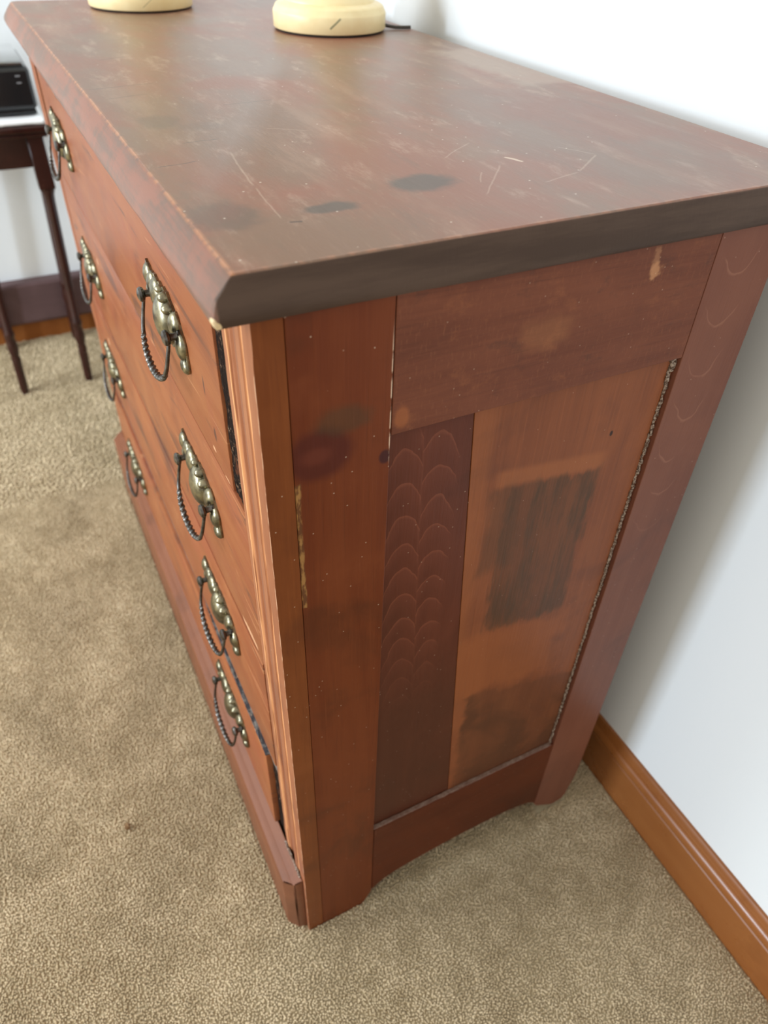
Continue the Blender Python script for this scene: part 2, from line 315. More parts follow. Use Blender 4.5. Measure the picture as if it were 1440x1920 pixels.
def mat_gap():
    n = NT('flaking_black_gap'); v = n.noise(n.scaled(1, 1, 0.8), 260, 4, 0.7)
    big = n.noise(n.scaled(1, 1, 1), 32, 3)
    c = n.mix(n.m('MULTIPLY', n.ramp(v, 0.56, 0.64), n.ramp(big, 0.42, 0.55)), (0.012, 0.006, 0.004), (0.20, 0.12, 0.07))
    c = n.mix(n.ramp(n.noise(n.scaled(1, 1, 1), 60, 3), 0.62, 0.68), c, (0.09, 0.028, 0.012))
    return n.done(c, 0.9, v, 1.0, 0.003, Specular_IOR_Level=0.12)
MAT['gap'] = mat_gap()
def mat_grey_strip():
    n = NT('worn_grey_strip'); v = n.noise(n.scaled(1, 1, 1), 60, 4, 0.7)
    c = n.mix(n.ramp(v, 0.45, 0.6), (0.045, 0.042, 0.048), (0.20, 0.18, 0.16))
    c = n.mix(n.ramp(n.noise(n.scaled(1, 1, 1), 150, 3), 0.66, 0.7), c, (0.5, 0.36, 0.26))
    return n.done(c, 0.5, v, 0.8, 0.002)
MAT['greystrip'] = mat_grey_strip()
def mat_crust():
    n = NT('dusty_crust'); v = n.noise(n.scaled(1, 1, 1), 500, 4, 0.7)
    c = n.mix(n.ramp(v, 0.42, 0.6), (0.09, 0.045, 0.025), (0.48, 0.38, 0.30))
    return n.done(c, 0.6, v, 1.0, 0.002)
MAT['crust'] = mat_crust()
def mat_dust():
    n = NT('dusty_ledge'); v = n.noise(n.scaled(1, 1, 1), 160, 4, 0.7)
    c = n.mix(n.ramp(v, 0.35, 0.7), (0.15, 0.075, 0.05), (0.24, 0.16, 0.12))
    return n.done(c, 0.8, v, 0.6, 0.002)
MAT['dust'] = mat_dust()

def mat_metal(name, a, b, rough, metallic=1.0, scale=140):
    n = NT(name); v = n.noise(n.scaled(1, 1, 1), scale, 4, 0.65)
    return n.done(n.mix(n.ramp(v, 0.35, 0.65), a, b), n.m('ADD', rough, n.m('MULTIPLY', v, 0.12)), v, 0.15, 0.0005, Metallic=metallic)
MAT['brass'] = mat_metal('aged_brass', (0.15, 0.138, 0.10), (0.30, 0.265, 0.17), 0.26)
MAT['iron'] = mat_metal('dark_bail_metal', (0.07, 0.065, 0.06), (0.16, 0.15, 0.14), 0.26)

def mat_carpet():
    n = NT('beige_carpet_backing'); v = n.noise(n.scaled(1, 1, 1), 90, 4, 0.7)
    return n.done(n.mix(v, (0.42, 0.34, 0.21), (0.56, 0.47, 0.31)), 0.95, v, 0.5, 0.004, Specular_IOR_Level=0.1)
MAT['carpet'] = mat_carpet()
def mat_pile():
    n = NT('beige_carpet_pile')
    at = n.n('ShaderNodeAttribute'); at.attribute_name = 'tuft'
    rnd = at.outputs['Fac']
    big = n.noise(n.scaled(1, 1, 1), 7, 4, 0.6, 0.5); mid = n.noise(n.scaled(1, 1, 1), 34, 4, 0.6, 0.3)
    s_ = n.m('ADD', n.m('MULTIPLY', big, 0.55), n.m('ADD', n.m('MULTIPLY', mid, 0.55), n.m('MULTIPLY', n.m('SUBTRACT', rnd, 0.5), 0.16)))
    c = n.mix(n.ramp(s_, 0.34, 0.78), (0.42, 0.318, 0.185), (0.68, 0.545, 0.355))
    return n.done(c, 0.9, Specular_IOR_Level=0.12, Sheen_Weight=0.15)
MAT['pile'] = mat_pile()

def mat_wall():
    n = NT('white_wall_paint'); v = n.noise(n.scaled(1, 1, 1), 300, 3, 0.6)
    return n.done((0.80, 0.83, 0.845), 0.55, v, 0.12, 0.0006)
MAT['wall'] = mat_wall()
MAT['skirting'] = wood('orange_baseboard', (0.255, 0.086, 0.022), (0.30, 0.11, 0.030), (0.20, 0.062, 0.016), 'x', 0.28, 0.0, 0.15, None, 0.08, 0.4)
MAT['skirting_y'] = wood('orange_baseboard_far', (0.255, 0.086, 0.022), (0.30, 0.11, 0.030), (0.20, 0.062, 0.016), 'y', 0.30, 0.0, 0.15, None, 0.08)
MAT['heater'] = wood('dark_brown_board', (0.10, 0.060, 0.060), (0.13, 0.08, 0.08), (0.075, 0.046, 0.046), 'y', 0.35, 0.0, 0.1, None, 0.05)
MAT['mahogany'] = wood('dark_mahogany', (0.028, 0.008, 0.006), (0.045, 0.012, 0.008), (0.018, 0.006, 0.005), 'z', 0.26, 0.0, 0.25, None, 0.08, 0.4)

def mat_cream():
    n = NT('cream_painted_wood'); v = n.noise(n.scaled(1, 1, 1), 60, 4, 0.6); w = n.noise(n.scaled(200, 200, 4000), 1, 2)
    c = n.mix(n.ramp(v, 0.35, 0.7), (0.84, 0.68, 0.37), (0.87, 0.73, 0.42))
    x, z = n.x, n.z
    t1_ = n.m('ADD', n.m('MULTIPLY', x, 0.376), n.m('MULTIPLY', n.y, 0.927))
    gr = n.m('MULTIPLY', n.line(t1_, z, 0.0590, 0.8685, 0.0730, 0.8800, 0.0016, 0.0006), n.m('MULTIPLY', n.ramp(x, -0.640, -0.635), n.ramp(x, -0.58, -0.585)))
    t2_ = n.m('ADD', n.m('MULTIPLY', x, 0.20), n.m('MULTIPLY', n.y, 0.98))
    gr2 = n.m('MULTIPLY', n.line(t2_, z, -0.0290, 0.8660, -0.0060, 0.8820, 0.0008, 0.0008), n.m('MULTIPLY', n.ramp(x, -0.875, -0.870), n.ramp(x, -0.80, -0.81)))
    c = n.mix(n.m('MULTIPLY', gr, 0.8), c, (0.16, 0.18, 0.10))
    c = n.mix(n.m('MULTIPLY', gr2, 0.55), c, (0.30, 0.26, 0.13))
    return n.done(c, 0.38, w, 0.06, 0.0004)
MAT['cream'] = mat_cream()
def flat(name, col, rough=0.5, **k):
    n = NT(name); v = n.noise(n.scaled(1, 1, 1), 180, 3)
    c = n.mix(v, tuple(x * 0.88 for x in col), tuple(min(1, x * 1.1) for x in col))
    return n.done(c, rough, v, 0.08, 0.0005, **k)
MAT['felt'] = flat('black_felt', (0.02, 0.018, 0.016), 0.9)
MAT['cord'] = flat('dark_cord', (0.05, 0.04, 0.03), 0.5)
MAT['black'] = flat('gloss_black_plastic', (0.010, 0.011, 0.012), 0.22)
MAT['lid'] = flat('mirror_black_lid', (0.05, 0.055, 0.055), 0.05, IOR=2.3, Coat_Weight=1.0, Coat_IOR=1.8)
MAT['grey_mark'] = flat('grey_key', (0.22, 0.22, 0.23), 0.4)
MAT['cloth'] = flat('white_cloth', (0.86, 0.87, 0.88), 0.8)
MAT['crumb'] = flat('brown_crumb', (0.16, 0.085, 0.03), 0.8)

# ------------------------------------------------------------------ object helpers
def link(name, mesh, parent=None, kind=None, smooth=False):
    o = bpy.data.objects.new(name, mesh); COL.objects.link(o)
    if parent is not None: o.parent = parent; 
    if kind: o['kind'] = kind
    if smooth:
        for p in mesh.polygons: p.use_smooth = True
    return o
def finish(name, bm, m, parent=None, kind=None, smooth=False, origin=None, angle=None):
    """bm is in world space; the object's origin goes to `origin` (or the parent's base)"""
    bmesh.ops.recalc_face_normals(bm, faces=bm.faces)
    org = Vector(origin) if origin is not None else (parent.matrix_world.translation.copy() if parent is not None else Vector((0, 0, 0)))
    bmesh.ops.translate(bm, vec=-org, verts=bm.verts)
    me = bpy.data.meshes.new(name); bm.to_mesh(me); bm.free()
    me.materials.append(m)
    if angle is not None:
        for p in me.polygons: p.use_smooth = True
        me.set_sharp_from_angle(angle=math.radians(angle))
    o = link(name, me, parent, kind, smooth)
    if parent is not None:
        o.location = org - WLOC[parent.name]
    else: o.location = org
    WLOC[o.name] = org
    o.matrix_world = Matrix.Translation(org)
    return o
WLOC = {}
def empty(name, loc, label, cat, group=None):
    o = bpy.data.objects.new(name, None); COL.objects.link(o); o.location = loc; o.empty_display_size = 0.05
    o['label'] = label; o['category'] = cat
    if group: o['group'] = group
    WLOC[o.name] = Vector(loc); o.matrix_world = Matrix.Translation(Vector(loc))
    return o
def tag(o, label, cat, group=None):
    o['label'] = label; o['category'] = cat
    if group: o['group'] = group
    return o
def add_box(bm, x0, x1, y0, y1, z0, z1, bevel=0.0, seg=2):
    vs = [bm.verts.new((x, y, z)) for x in (x0, x1) for y in (y0, y1) for z in (z0, z1)]
    idx = [(0, 1, 3, 2), (4, 6, 7, 5), (0, 4, 5, 1), (2, 3, 7, 6), (0, 2, 6, 4), (1, 5, 7, 3)]
    fs = [bm.faces.new([vs[i] for i in f]) for f in idx]
    if bevel:
        es = list({e for f in fs for e in f.edges})
        bmesh.ops.bevel(bm, geom=es, offset=bevel, segments=seg, profile=0.5, affect='EDGES')
def add_prism(bm, poly, axis, a0, a1, bevel=0.0):
    """poly: 2D points; axis: extrusion axis; poly coords are the other two axes in order"""
    def P(p, a):
        return {'x': (a, p[0], p[1]), 'y': (p[0], a, p[1]), 'z': (p[0], p[1], a)}[axis]
    A = [bm.verts.new(P(p, a0)) for p in poly]; B = [bm.verts.new(P(p, a1)) for p in poly]
    fs = [bm.faces.new(A), bm.faces.new(B[::-1])]
    k = len(poly)
    for i in range(k): fs.append(bm.faces.new((A[i], B[i], B[(i + 1) % k], A[(i + 1) % k])))
    if bevel:
        es = list({e for f in fs for e in f.edges})
        bmesh.ops.bevel(bm, geom=es, offset=bevel, segments=2, profile=0.5, affect='EDGES')
def add_lathe(bm, cx, cy, prof, seg=64):
    rings = []
    for r, z in prof:
        if r < 1e-6: rings.append([bm.verts.new((cx, cy, z))])
        else: rings.append([bm.verts.new((cx + r * math.cos(2 * math.pi * i / seg), cy + r * math.sin(2 * math.pi * i / seg), z)) for i in range(seg)])
    for a, b in zip(rings, rings[1:]):
        for i in range(seg):
            j = (i + 1) % seg
            if len(a) == 1 and len(b) > 1: bm.faces.new((a[0], b[i], b[j]))
            elif len(b) == 1 and len(a) > 1: bm.faces.new((a[i], b[0], a[j]))
            elif len(a) > 1: bm.faces.new((a[i], b[i], b[j], a[j]))
def add_tube(bm, pts, rad, seg=10, cap=True):
    pts = [Vector(p) for p in pts]; n = len(pts)
    rad = rad if callable(rad) else (lambda t, th, r=rad: r)
    tan = [(pts[min(i + 1, n - 1)] - pts[max(i - 1, 0)]).normalized() for i in range(n)]
    up = Vector((0, 0, 1)) if abs(tan[0].z) < 0.9 else Vector((0, 1, 0))
    u = (up - tan[0] * up.dot(tan[0])).normalized(); rings = []
    for i in range(n):
        u = (u - tan[i] * u.dot(tan[i])).normalized(); v = tan[i].cross(u); t = i / (n - 1)
        rings.append([bm.verts.new(pts[i] + (u * math.cos(th) + v * math.sin(th)) * rad(t, th)) for th in [2 * math.pi * k / seg for k in range(seg)]])
    for a, b in zip(rings, rings[1:]):
        for i in range(seg): bm.faces.new((a[i], b[i], b[(i + 1) % seg], a[(i + 1) % seg]))
    if cap: bm.faces.new(rings[0][::-1]); bm.faces.new(rings[-1])
def roughen(bm, amt, scale, seed=0):
    for v in bm.verts:
        q = v.co * scale + Vector((seed, seed * 1.7, 0))
        v.co += Vector((noise.noise(q), noise.noise(q + Vector((9, 3, 1))), noise.noise(q + Vector((2, 7, 5))))) * amt

# ------------------------------------------------------------------ setting
FZ = -0.004
bm = bmesh.new(); add_box(bm, -1.78, 2.2, -2.6, 0.49, FZ - 0.05, FZ)
FLOOR = finish('floor', bm, MAT['carpet'], kind='structure')
WB = 0.4776; WLX = -1.7665
bm = bmesh.new(); add_box(bm, -1.90, 2.2, WB, WB + 0.12, FZ, 2.4)
finish('wall_back', bm, MAT['wall'], kind='structure')
bm = bmesh.new(); add_box(bm, WLX - 0.12, WLX, -2.6, WB, FZ, 2.4)
finish('wall_left', bm, MAT['wall'], kind='structure')
# baseboard profile: (distance from wall, height)
BP = [(0, FZ), (0.0120, FZ), (0.0122, 0.069), (0.0108, 0.0705), (0.0108, 0.0725), (0.0126, 0.0735), (0.0134, 0.0765), (0.0132, 0.080),
      (0.0118, 0.084), (0.0098, 0.0875), (0.0082, 0.0885), (0.0082, 0.0900), (0.0074, 0.0915), (0.0062, 0.0955), (0.0050, 0.0985), (0.0036, 0.1010), (0.0010, 0.1018), (0, 0.1018)]
bm = bmesh.new(); add_prism(bm, [(WB - d, z) for d, z in BP], 'x', WLX + 0.0134, 2.2)
finish('baseboard_back', bm, MAT['skirting'], kind='structure', angle=35)
bm = bmesh.new(); add_prism(bm, [(WLX + d, z) for d, z in BP], 'y', -2.6, WB)
finish('baseboard_left', bm, MAT['skirting_y'], kind='structure', angle=35)

# dark low panel along the far wall, in front of the baseboard
bm = bmesh.new()
add_prism(bm, [(-1.75, 0.050), (-1.738, 0.052), (-1.733, 0.060), (-1.733, 0.158), (-1.738, 0.164), (WLX, 0.166), (WLX, 0.105), (-1.752, 0.103)], 'y', -1.4, 0.075, 0.0015)
o = finish('wall_panel', bm, MAT['heater'], origin=(-1.75, -0.6, 0.05))
tag(o, 'long low dark brown panel along the foot of the far wall behind the small table', 'panel')

# carpet pile: tufts as real geometry where the picture sees them
def carpet_pile():
    zones = [(-1.02, 0.62, -0.62, -0.021, 0.0027), (-0.09, 0.62, -0.021, 0.465, 0.0027), (-1.76, -1.02, -0.55, 0.46, 0.0058)]
    P = []
    for x0, x1, y0, y1, s in zones:
        xs = np.arange(x0, x1, s); ys = np.arange(y0, y1, s)
        X, Y = np.meshgrid(xs, ys); X = X.ravel(); Y = Y.ravel()
        X = X + np.random.uniform(-.5, .5, X.size) * s; Y = Y + np.random.uniform(-.5, .5, Y.size) * s
        P.append(np.stack([X, Y, np.full(X.size, s)], 1))
    P = np.concatenate(P)
    x, y = P[:, 0], P[:, 1]
    keep = ~((x > -1.0) & (x < 0.0) & (y > -0.004) & (y < 0.078)) & ~((x > -1.0) & (x < -0.021) & (y < 0.002) & (y > -0.0195)) & ~((x > -0.021) & (x < 0) & (y > 0.352) & (y < 0.402)) & (y < 0.4640) & (x > -1.7530)
    P = P[keep]; n = len(P); s = P[:, 2]
    h = np.random.uniform(0.0026, 0.0036, n) * np.where(s > .005, 1.25, 1.0)
    ang = np.random.uniform(0, 2 * np.pi, n)
    ph = np.sin(P[:, 0] * 23 + np.cos(P[:, 1] * 17) * 2) + np.cos(P[:, 1] * 31 + P[:, 0] * 9)
    lean = np.random.uniform(0, 0.0014, n)
    lx = np.cos(ang) * lean + 0.0008 * ph; ly = np.sin(ang) * lean + 0.0007 * ph
    r = s * np.random.uniform(0.55, 0.75, n)
    V = np.zeros((n, 7, 3)); tw = np.random.uniform(0, 2 * np.pi, n)
    for k in range(3):
        a = tw + k * 2 * np.pi / 3
        V[:, k, 0] = P[:, 0] + np.cos(a) * r; V[:, k, 1] = P[:, 1] + np.sin(a) * r; V[:, k, 2] = FZ
        a2 = a + 0.8
        V[:, 3 + k, 0] = P[:, 0] + lx * .6 + np.cos(a2) * r * .95; V[:, 3 + k, 1] = P[:, 1] + ly * .6 + np.sin(a2) * r * .95; V[:, 3 + k, 2] = FZ + h * .8
    V[:, 6, 0] = P[:, 0] + lx; V[:, 6, 1] = P[:, 1] + ly; V[:, 6, 2] = FZ + h
    F = np.array([[0, 1, 4], [0, 4, 3], [1, 2, 5], [1, 5, 4], [2, 0, 3], [2, 3, 5], [3, 4, 6], [4, 5, 6], [5, 3, 6]])
    FF = (F[None] + (np.arange(n) * 7)[:, None, None]).reshape(-1)
    me = bpy.data.meshes.new('carpet_pile'); me.vertices.add(n * 7); me.vertices.foreach_set('co', V.reshape(-1))
    nf = n * 9; me.loops.add(nf * 3); me.loops.foreach_set('vertex_index', FF.astype(np.int32))
    me.polygons.add(nf); me.polygons.foreach_set('loop_start', (np.arange(nf) * 3).astype(np.int32)); me.polygons.foreach_set('loop_total', np.full(nf, 3, np.int32))
    at = me.attributes.new('tuft', 'FLOAT', 'POINT'); at.data.foreach_set('value', np.repeat(np.random.rand(n), 7).astype(np.float32))
    me.polygons.foreach_set('use_smooth', np.ones(nf, bool))
    me.update(); me.materials.append(MAT['pile'])
    o = link('carpet_pile', me, FLOOR, kind='stuff')
    print('tufts', n)
carpet_pile()

# ------------------------------------------------------------------ chest of drawers
L = 1.004; D = 0.405; BT = 0.8329
chest = empty('chest_of_drawers', (-0.5, 0.2, 0), 'worn red-brown wooden chest of four drawers with ornate brass handles standing against the white wall', 'chest')
# top board: rings of rounded corners
def ring_pts(z, fi, si, cr_near, cr_far):
    """inset fi on the front, si on the two ends; corners rounded"""
    x1 = 0.0058 - si; x0 = -1.0129 + si; y0 = -0.0201 + fi; y1 = 0.4406
    pts = []
    def arc(cx, cy, r, a0, a1, k=5):
        for i in range(k + 1):
            a = math.radians(a0 + (a1 - a0) * i / k); pts.append((cx + r * math.cos(a), cy + r * math.sin(a), z))
    arc(x0 + cr_far, y0 + cr_far, cr_far, 180, 270)
    # long straight runs subdivided so that edges can be worn
    for i in range(1, 40): pts.append((x0 + cr_far + (x1 - cr_near - x0 - cr_far) * i / 40, y0, z))
    arc(x1 - cr_near, y0 + cr_near, cr_near, 270, 360)
    for i in range(1, 24): pts.append((x1, y0 + cr_near + (y1 - 0.006 - y0 - cr_near) * i / 24, z))
    arc(x1 - 0.006, y1 - 0.006, 0.006, 0, 90)
    for i in range(1, 12): pts.append((x1 - .006 + (x0 + .012 - x1) * i / 12, y1, z))
    arc(x0 + 0.006, y1 - 0.006, 0.006, 90, 180)
    for i in range(1, 12): pts.append((x0, y1 - .006 + (y0 + cr_far - y1 + .006) * i / 12, z))
    return pts
prof = [(BT, 0.004, 0.0035), (BT + 0.0008, 0.0018, 0.0020), (BT + 0.003, 0.0005, 0.0008), (BT + 0.0060, 0, 0), (BT + 0.0090, 0.0004, 0.0003), (BT + 0.0125, 0.0020, 0.0012),
        (BT + 0.0165, 0.0046, 0.0020), (BT + 0.0205, 0.0078, 0.0028), (BT + 0.0240, 0.0110, 0.0038), (BT + 0.0262, 0.0132, 0.0045), (BT + 0.0271, 0.0146, 0.0055)]
bm = bmesh.new(); rings = []
for k, (z, fi, si) in enumerate(prof):
    rg = [bm.verts.new(p) for p in ring_pts(z, fi, si, 0.0012, 0.012)]
    for i, v in enumerate(rg):       # slight wear waviness along the edges
        q = Vector((v.co.x * 9, v.co.y * 9, k * 0.15))
        v.co.z += noise.noise(q * 3) * 0.0005 * (1 if k < len(prof) - 1 else 0.3)
        if v.co.y < 0: v.co.y += noise.noise(q * 4 + Vector((5, 0, 0))) * 0.0008
        if v.co.x > -0.002 and v.co.y > 0: v.co.x += noise.noise(q * 5 + Vector((1, 2, 0))) * 0.0006
    rings.append(rg)
for a, b in zip(rings, rings[1:]):
    m_ = len(a)
    for i in range(m_): bm.faces.new((a[i], a[(i + 1) % m_], b[(i + 1) % m_], b[i]))
bm.faces.new(rings[0][::-1]); bm.faces.new(rings[-1])
finish('top_board', bm, MAT['top'], chest, angle=28)

# near side frame --------------------------------------------------
T = 0.019
def side_frame(x_out, sgn):
    """sgn=-1: board goes to -x from the outer face"""
    xi = x_out + sgn * T; a, b = min(x_out, xi), max(x_out, xi)
    near = sgn < 0
    # front stile of the side
    bm = bmesh.new()
    poly = [(0.0193, FZ), (0.0745, FZ), (0.078, 0.006), (0.083, 0.016), (0.0866, 0.026), (0.0866, BT), (0.0193, BT)]
    add_prism(bm, poly, 'x', a, b, 0.0006)
    finish('stile', bm, MAT['stile'], chest, origin=(x_out, 0.05, 0))
    bm = bmesh.new()
    poly = [(0.0872, 0.7358), (0.3388, 0.7358), (0.3388, BT), (0.0872, BT)]
    add_prism(bm, poly, 'x', a, b, 0.0005)
    finish('rail', bm, MAT['rail'], chest, origin=(x_out, 0.2, 0.78))
    # bottom rail with its shallow arch
    bm = bmesh.new()
    arch = [(0.0872, 0.0265), (0.093, 0.034), (0.102, 0.041), (0.118, 0.047), (0.140, 0.0515), (0.17, 0.0555), (0.21, 0.059), (0.25, 0.060), (0.285, 0.0590), (0.31, 0.056), (0.326, 0.051), (0.3388, 0.040)]
    poly = arch + [(0.3388, 0.1885), (0.0872, 0.1885)]
    add_prism(bm, poly, 'x', a, b, 0.0005)
    finish('rail', bm, MAT['low_rail'], chest, origin=(x_out, 0.2, 0.1))
    # rear stile, foot rounded at the back
    bm = bmesh.new()
    poly = [(0.3394, 0.036), (0.345, 0.026), (0.352, 0.022), (0.376, 0.004), (0.392, 0.006), (0.398, 0.016), (0.3985, 0.034), (0.403, 0.05), (0.405, 0.075), (0.405, BT), (0.3394, BT)]
    add_prism(bm, poly, 'x', a, b, 0.0006)
    finish('stile', bm, MAT['rear'], chest, origin=(x_out, 0.37, 0))
    # recessed boards of the panel
    rec = 0.0055; pa, pb = (x_out - rec - 0.008, x_out - rec) if near else (x_out + rec, x_out + rec + 0.008)
    slant = lambda z, y0, k: y0 + (0.7358 - z) * k
    z0, z1 = 0.180, 0.7445
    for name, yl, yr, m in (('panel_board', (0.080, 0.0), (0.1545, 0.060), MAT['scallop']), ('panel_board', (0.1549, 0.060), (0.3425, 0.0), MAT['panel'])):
        bm = bmesh.new()
        d = 0.0
        if near and name == 'panel_board' and m is MAT['scallop']: d = -0.0005
        poly = [(slant(z0, *yl), z0), (slant(z0, *yr), z0), (slant(z1, *yr), z1), (slant(z1, *yl), z1)]
        add_prism(bm, poly, 'x', pa + d, pb + d, 0.0003)
        finish(name, bm, m, chest, origin=(x_out, (yl[0] + yr[0]) / 2, 0.46))
side_frame(0.0, -1)
side_frame(-L, +1)
# dust on the ledge of the near panel and the crusted gap beside it
bm = bmesh.new()
for i in range(42):
    y = 0.0885 + i * 0.00595; w = 0.0032
    z = 0.1886; hh = 0.0005 + 0.0008 * random.random()
    add_box(bm, -0.0054, -0.0006, y - w, y + w, z - 0.0004, z + hh, 0.0003, 1)
roughen(bm, 0.0006, 180)
finish('dust_line', bm, MAT['dust'], chest, kind='stuff', origin=(0, 0.2, 0.1885))
bm = bmesh.new()
zc = 0.1895
while zc < 0.735:
    wtop = 1 + 1.2 * max(0, (zc - 0.70) / 0.035)
    r = random.uniform(0.0009, 0.0019) * wtop
    bmesh.ops.create_icosphere(bm, subdivisions=1, radius=r, matrix=Matrix.Translation((-0.0048 + random.uniform(-.0006, .0006), 0.3372 - random.uniform(0, 0.0012) * wtop, zc)) @ Matrix.Diagonal((0.8, 1, 1.8, 1)))
    zc += r * 1.3
roughen(bm, 0.0007, 700)
finish('crust_line', bm, MAT['crust'], chest, kind='stuff', origin=(0, 0.338, 0.45))

# corner posts with fluted front face (each a long moulded stile)
def post(x_out, sgn):
    s = -sgn          # sgn=+1 means near post at x=0 extending to -x
    P = [(0, 0), (0.0155, 0), (0.0165, 0.0010), (0.0215, 0.0012), (0.0225, 0), (0.0305, 0), (0.0315, 0.0014), (0.0350, 0.0016), (0.0365, 0.0030), (0.0455, 0.0030),
         (0.0470, 0.0016), (0.0500, 0.0014), (0.0510, 0), (0.0600, 0), (0.0600, 0.0188), (0, 0.0188)]
    pts = [(x_out - sgn * a, b) for a, b in P]
    bm = bmesh.new(); add_prism(bm, pts, 'z', FZ, BT)
    bm.faces.ensure_lookup_table()
    # subdivide along z and wear the arris
    es = [e for e in bm.edges if abs(e.verts[0].co.z - e.verts[1].co.z) > 0.5]
    bmesh.ops.subdivide_edges(bm, edges=es, cuts=90, use_grid_fill=False)
    for v in bm.verts:
        if abs(v.co.x - x_out) < 1e-4 and v.co.y < 1e-4:
            k = max(0, noise.noise(Vector((0, 0, v.co.z * 60)))) * 0.0020 + 0.0003
            if v.co.z > 0.81: k += 0.002
            v.co.x -= sgn * k * 0.7; v.co.y += k * 0.4
        elif v.co.y < 0.004: v.co.y += noise.noise(Vector((v.co.x * 300, 0, v.co.z * 40))) * 0.0004
    bm2 = bm
    o = finish('corner_post', bm2, MAT['fluted'], chest, origin=(x_out, 0.01, 0), angle=25)
    o.data.materials.append(MAT['post'])
    for p in o.data.polygons:
        if abs(p.normal.x) > 0.9 and abs(p.center.x) < 0.004: p.material_index = 1
post(0.0, 1); post(-L, -1)

# carcass behind
bm = bmesh.new(); add_box(bm, -L + T, -T, 0.395, 0.403, 0.06, BT); finish('back_panel', bm, MAT['carcass'], chest)
bm = bmesh.new(); add_box(bm, -L + 0.0605, -0.0605, 0.022, 0.394, 0.085, 0.105); finish('bottom_board', bm, MAT['carcass'], chest)
# drawer fronts
def drawer(x0, x1, z0, z1, handle_x, handle_z, y=0.0):   # y < 0: the front stands slightly proud
    cx = (x0 + x1) / 2
    bm = bmesh.new(); add_box(bm, x0, x1, y, y + 0.020, z0, z1, 0.0016, 2)
    add_box(bm, x0 + 0.004, x0 + 0.016, y + 0.0202, 0.36, z0 + 0.006, z1 - 0.01)
    add_box(bm, x1 - 0.016, x1 - 0.004, y + 0.0202, 0.36, z0 + 0.006, z1 - 0.01)
    add_box(bm, x0 + 0.0165, x1 - 0.0165, y + 0.0202, 0.36, z0 + 0.006, z0 + 0.014)
    d = finish('drawer', bm, MAT['front'], chest, origin=(cx, y, z0), angle=35)
    for hx, hz in zip(handle_x, handle_z): handle(d, hx, y, hz)
    return d
# one handle modelled once, then its meshes are reused
HM = {}
def handle_meshes():
    def tomesh(name, bm, m):
        bmesh.ops.recalc_face_normals(bm, faces=bm.faces)
        me = bpy.data.meshes.new(name); bm.to_mesh(me); bm.free(); me.materials.append(m)
        for p in me.polygons: p.use_smooth = True
        me.set_sharp_from_angle(angle=math.radians(40)); return me
    S = 1.10e-3
    up = [(-58, 20), (-54, 25), (-48, 21), (-44, 23), (-38, 18), (-33, 21), (-24, 23), (-16, 19), (-10, 23), (-3, 20), (4, 24), (10, 22), (15, 24), (21, 19), (26, 18), (31, 14), (36, 17), (42, 12), (45, 6), (50, 1), (53, -6), (54, -13)]
    dn = [(55, -22), (53, -28), (46, -31), (40, -28), (38, -20), (33, -14), (27, -11), (20, -16), (13, -24), (6, -28), (-2, -28), (-9, -23), (-14, -14), (-20, -8), (-28, -7), (-34, -9), (-39, -4), (-45, -3), (-51, -5), (-56, -1), (-53, 5), (-57, 11)]
    poly = up + dn; S = 1.0e-3
    bm = bmesh.new(); add_prism(bm, [(u * S, v * S) for u, v in poly], 'y', -0.0022, 0.0, 0.0004)
    def lobe(u, v, ru, rv, h, rot=0):
        Mx = Matrix.Translation((u * S, -0.0014, v * S)) @ Matrix.Rotation(math.radians(rot), 4, 'Y') @ Matrix.Diagonal((ru * S, h, rv * S, 1))
        bmesh.ops.create_uvsphere(bm, u_segments=20, v_segments=12, radius=1, matrix=Mx)
    lobe(0, -5, 18, 22, 0.0112); lobe(-22, 7, 13, 15, 0.0070, 20); lobe(-37, 9, 10, 13, 0.0058, 25)
    lobe(-50, 13, 9, 11, 0.0052, 35); lobe(-48, 1, 7, 4.6, 0.0052, 20); lobe(-6, 18, 4.5, 3.6, 0.0055)
    lobe(11, 18, 5.2, 5.0, 0.0075); lobe(21.5, 13, 5.6, 5.2, 0.0080); lobe(25, -5, 6, 6, 0.0045)
    lobe(33, 4, 10, 13, 0.0066, 30); lobe(45, -9, 9.5, 12.5, 0.0060, 15); lobe(47, -24, 8, 7, 0.0048)
    HM['backplate'] = tomesh('backplate', bm, MAT['brass'])
    # post: stem with a mushroom head and collar, axis along -y
    bm = bmesh.new()
    pr = [(0, 0), (5.2, 0), (5.4, 1.6), (3.6, 2.4), (2.9, 5), (3.2, 7.5), (5.6, 8.6), (6.4, 10.6), (5.6, 12.6), (2.6, 13.8), (0, 14)]
    add_lathe(bm, 0, 0, [(r * 1e-3, z * 1e-3) for r, z in pr], 20)
    bmesh.ops.rotate(bm, verts=bm.verts, matrix=Matrix.Rotation(math.radians(90), 3, 'X'))
    HM['post'] = tomesh('post', bm, MAT['iron'])
    # bail: hangs from the two posts, leaning a little off the plate
    bm = bmesh.new(); N = 240; pts = []
    hw = PX
    for i in range(N + 1):
        t = i / N; a = math.pi * t
        u = -hw * math.cos(a) * (1 + 0.06 * math.sin(a)); dn = math.sin(a) ** 0.50 * 0.046
        pts.append((u, -0.0085 - dn * 0.22, -dn - 0.001))
    pts = [(-hw, -0.0085, 0.001)] + pts + [(hw, -0.0085, 0.001)]
    def rad(t, th):
        k = min(1, max(0, (t - 0.14) / 0.05)) * min(1, max(0, (0.86 - t) / 0.05))
        return 0.0015 + 0.0012 * math.sin(math.pi * t) ** 1.5 + k * 0.00055 * math.cos(3 * th - t * 120)
    add_tube(bm, pts, rad, 15)
    HM['bail'] = tomesh('bail', bm, MAT['iron'])
PX = 0.042
handle_meshes()
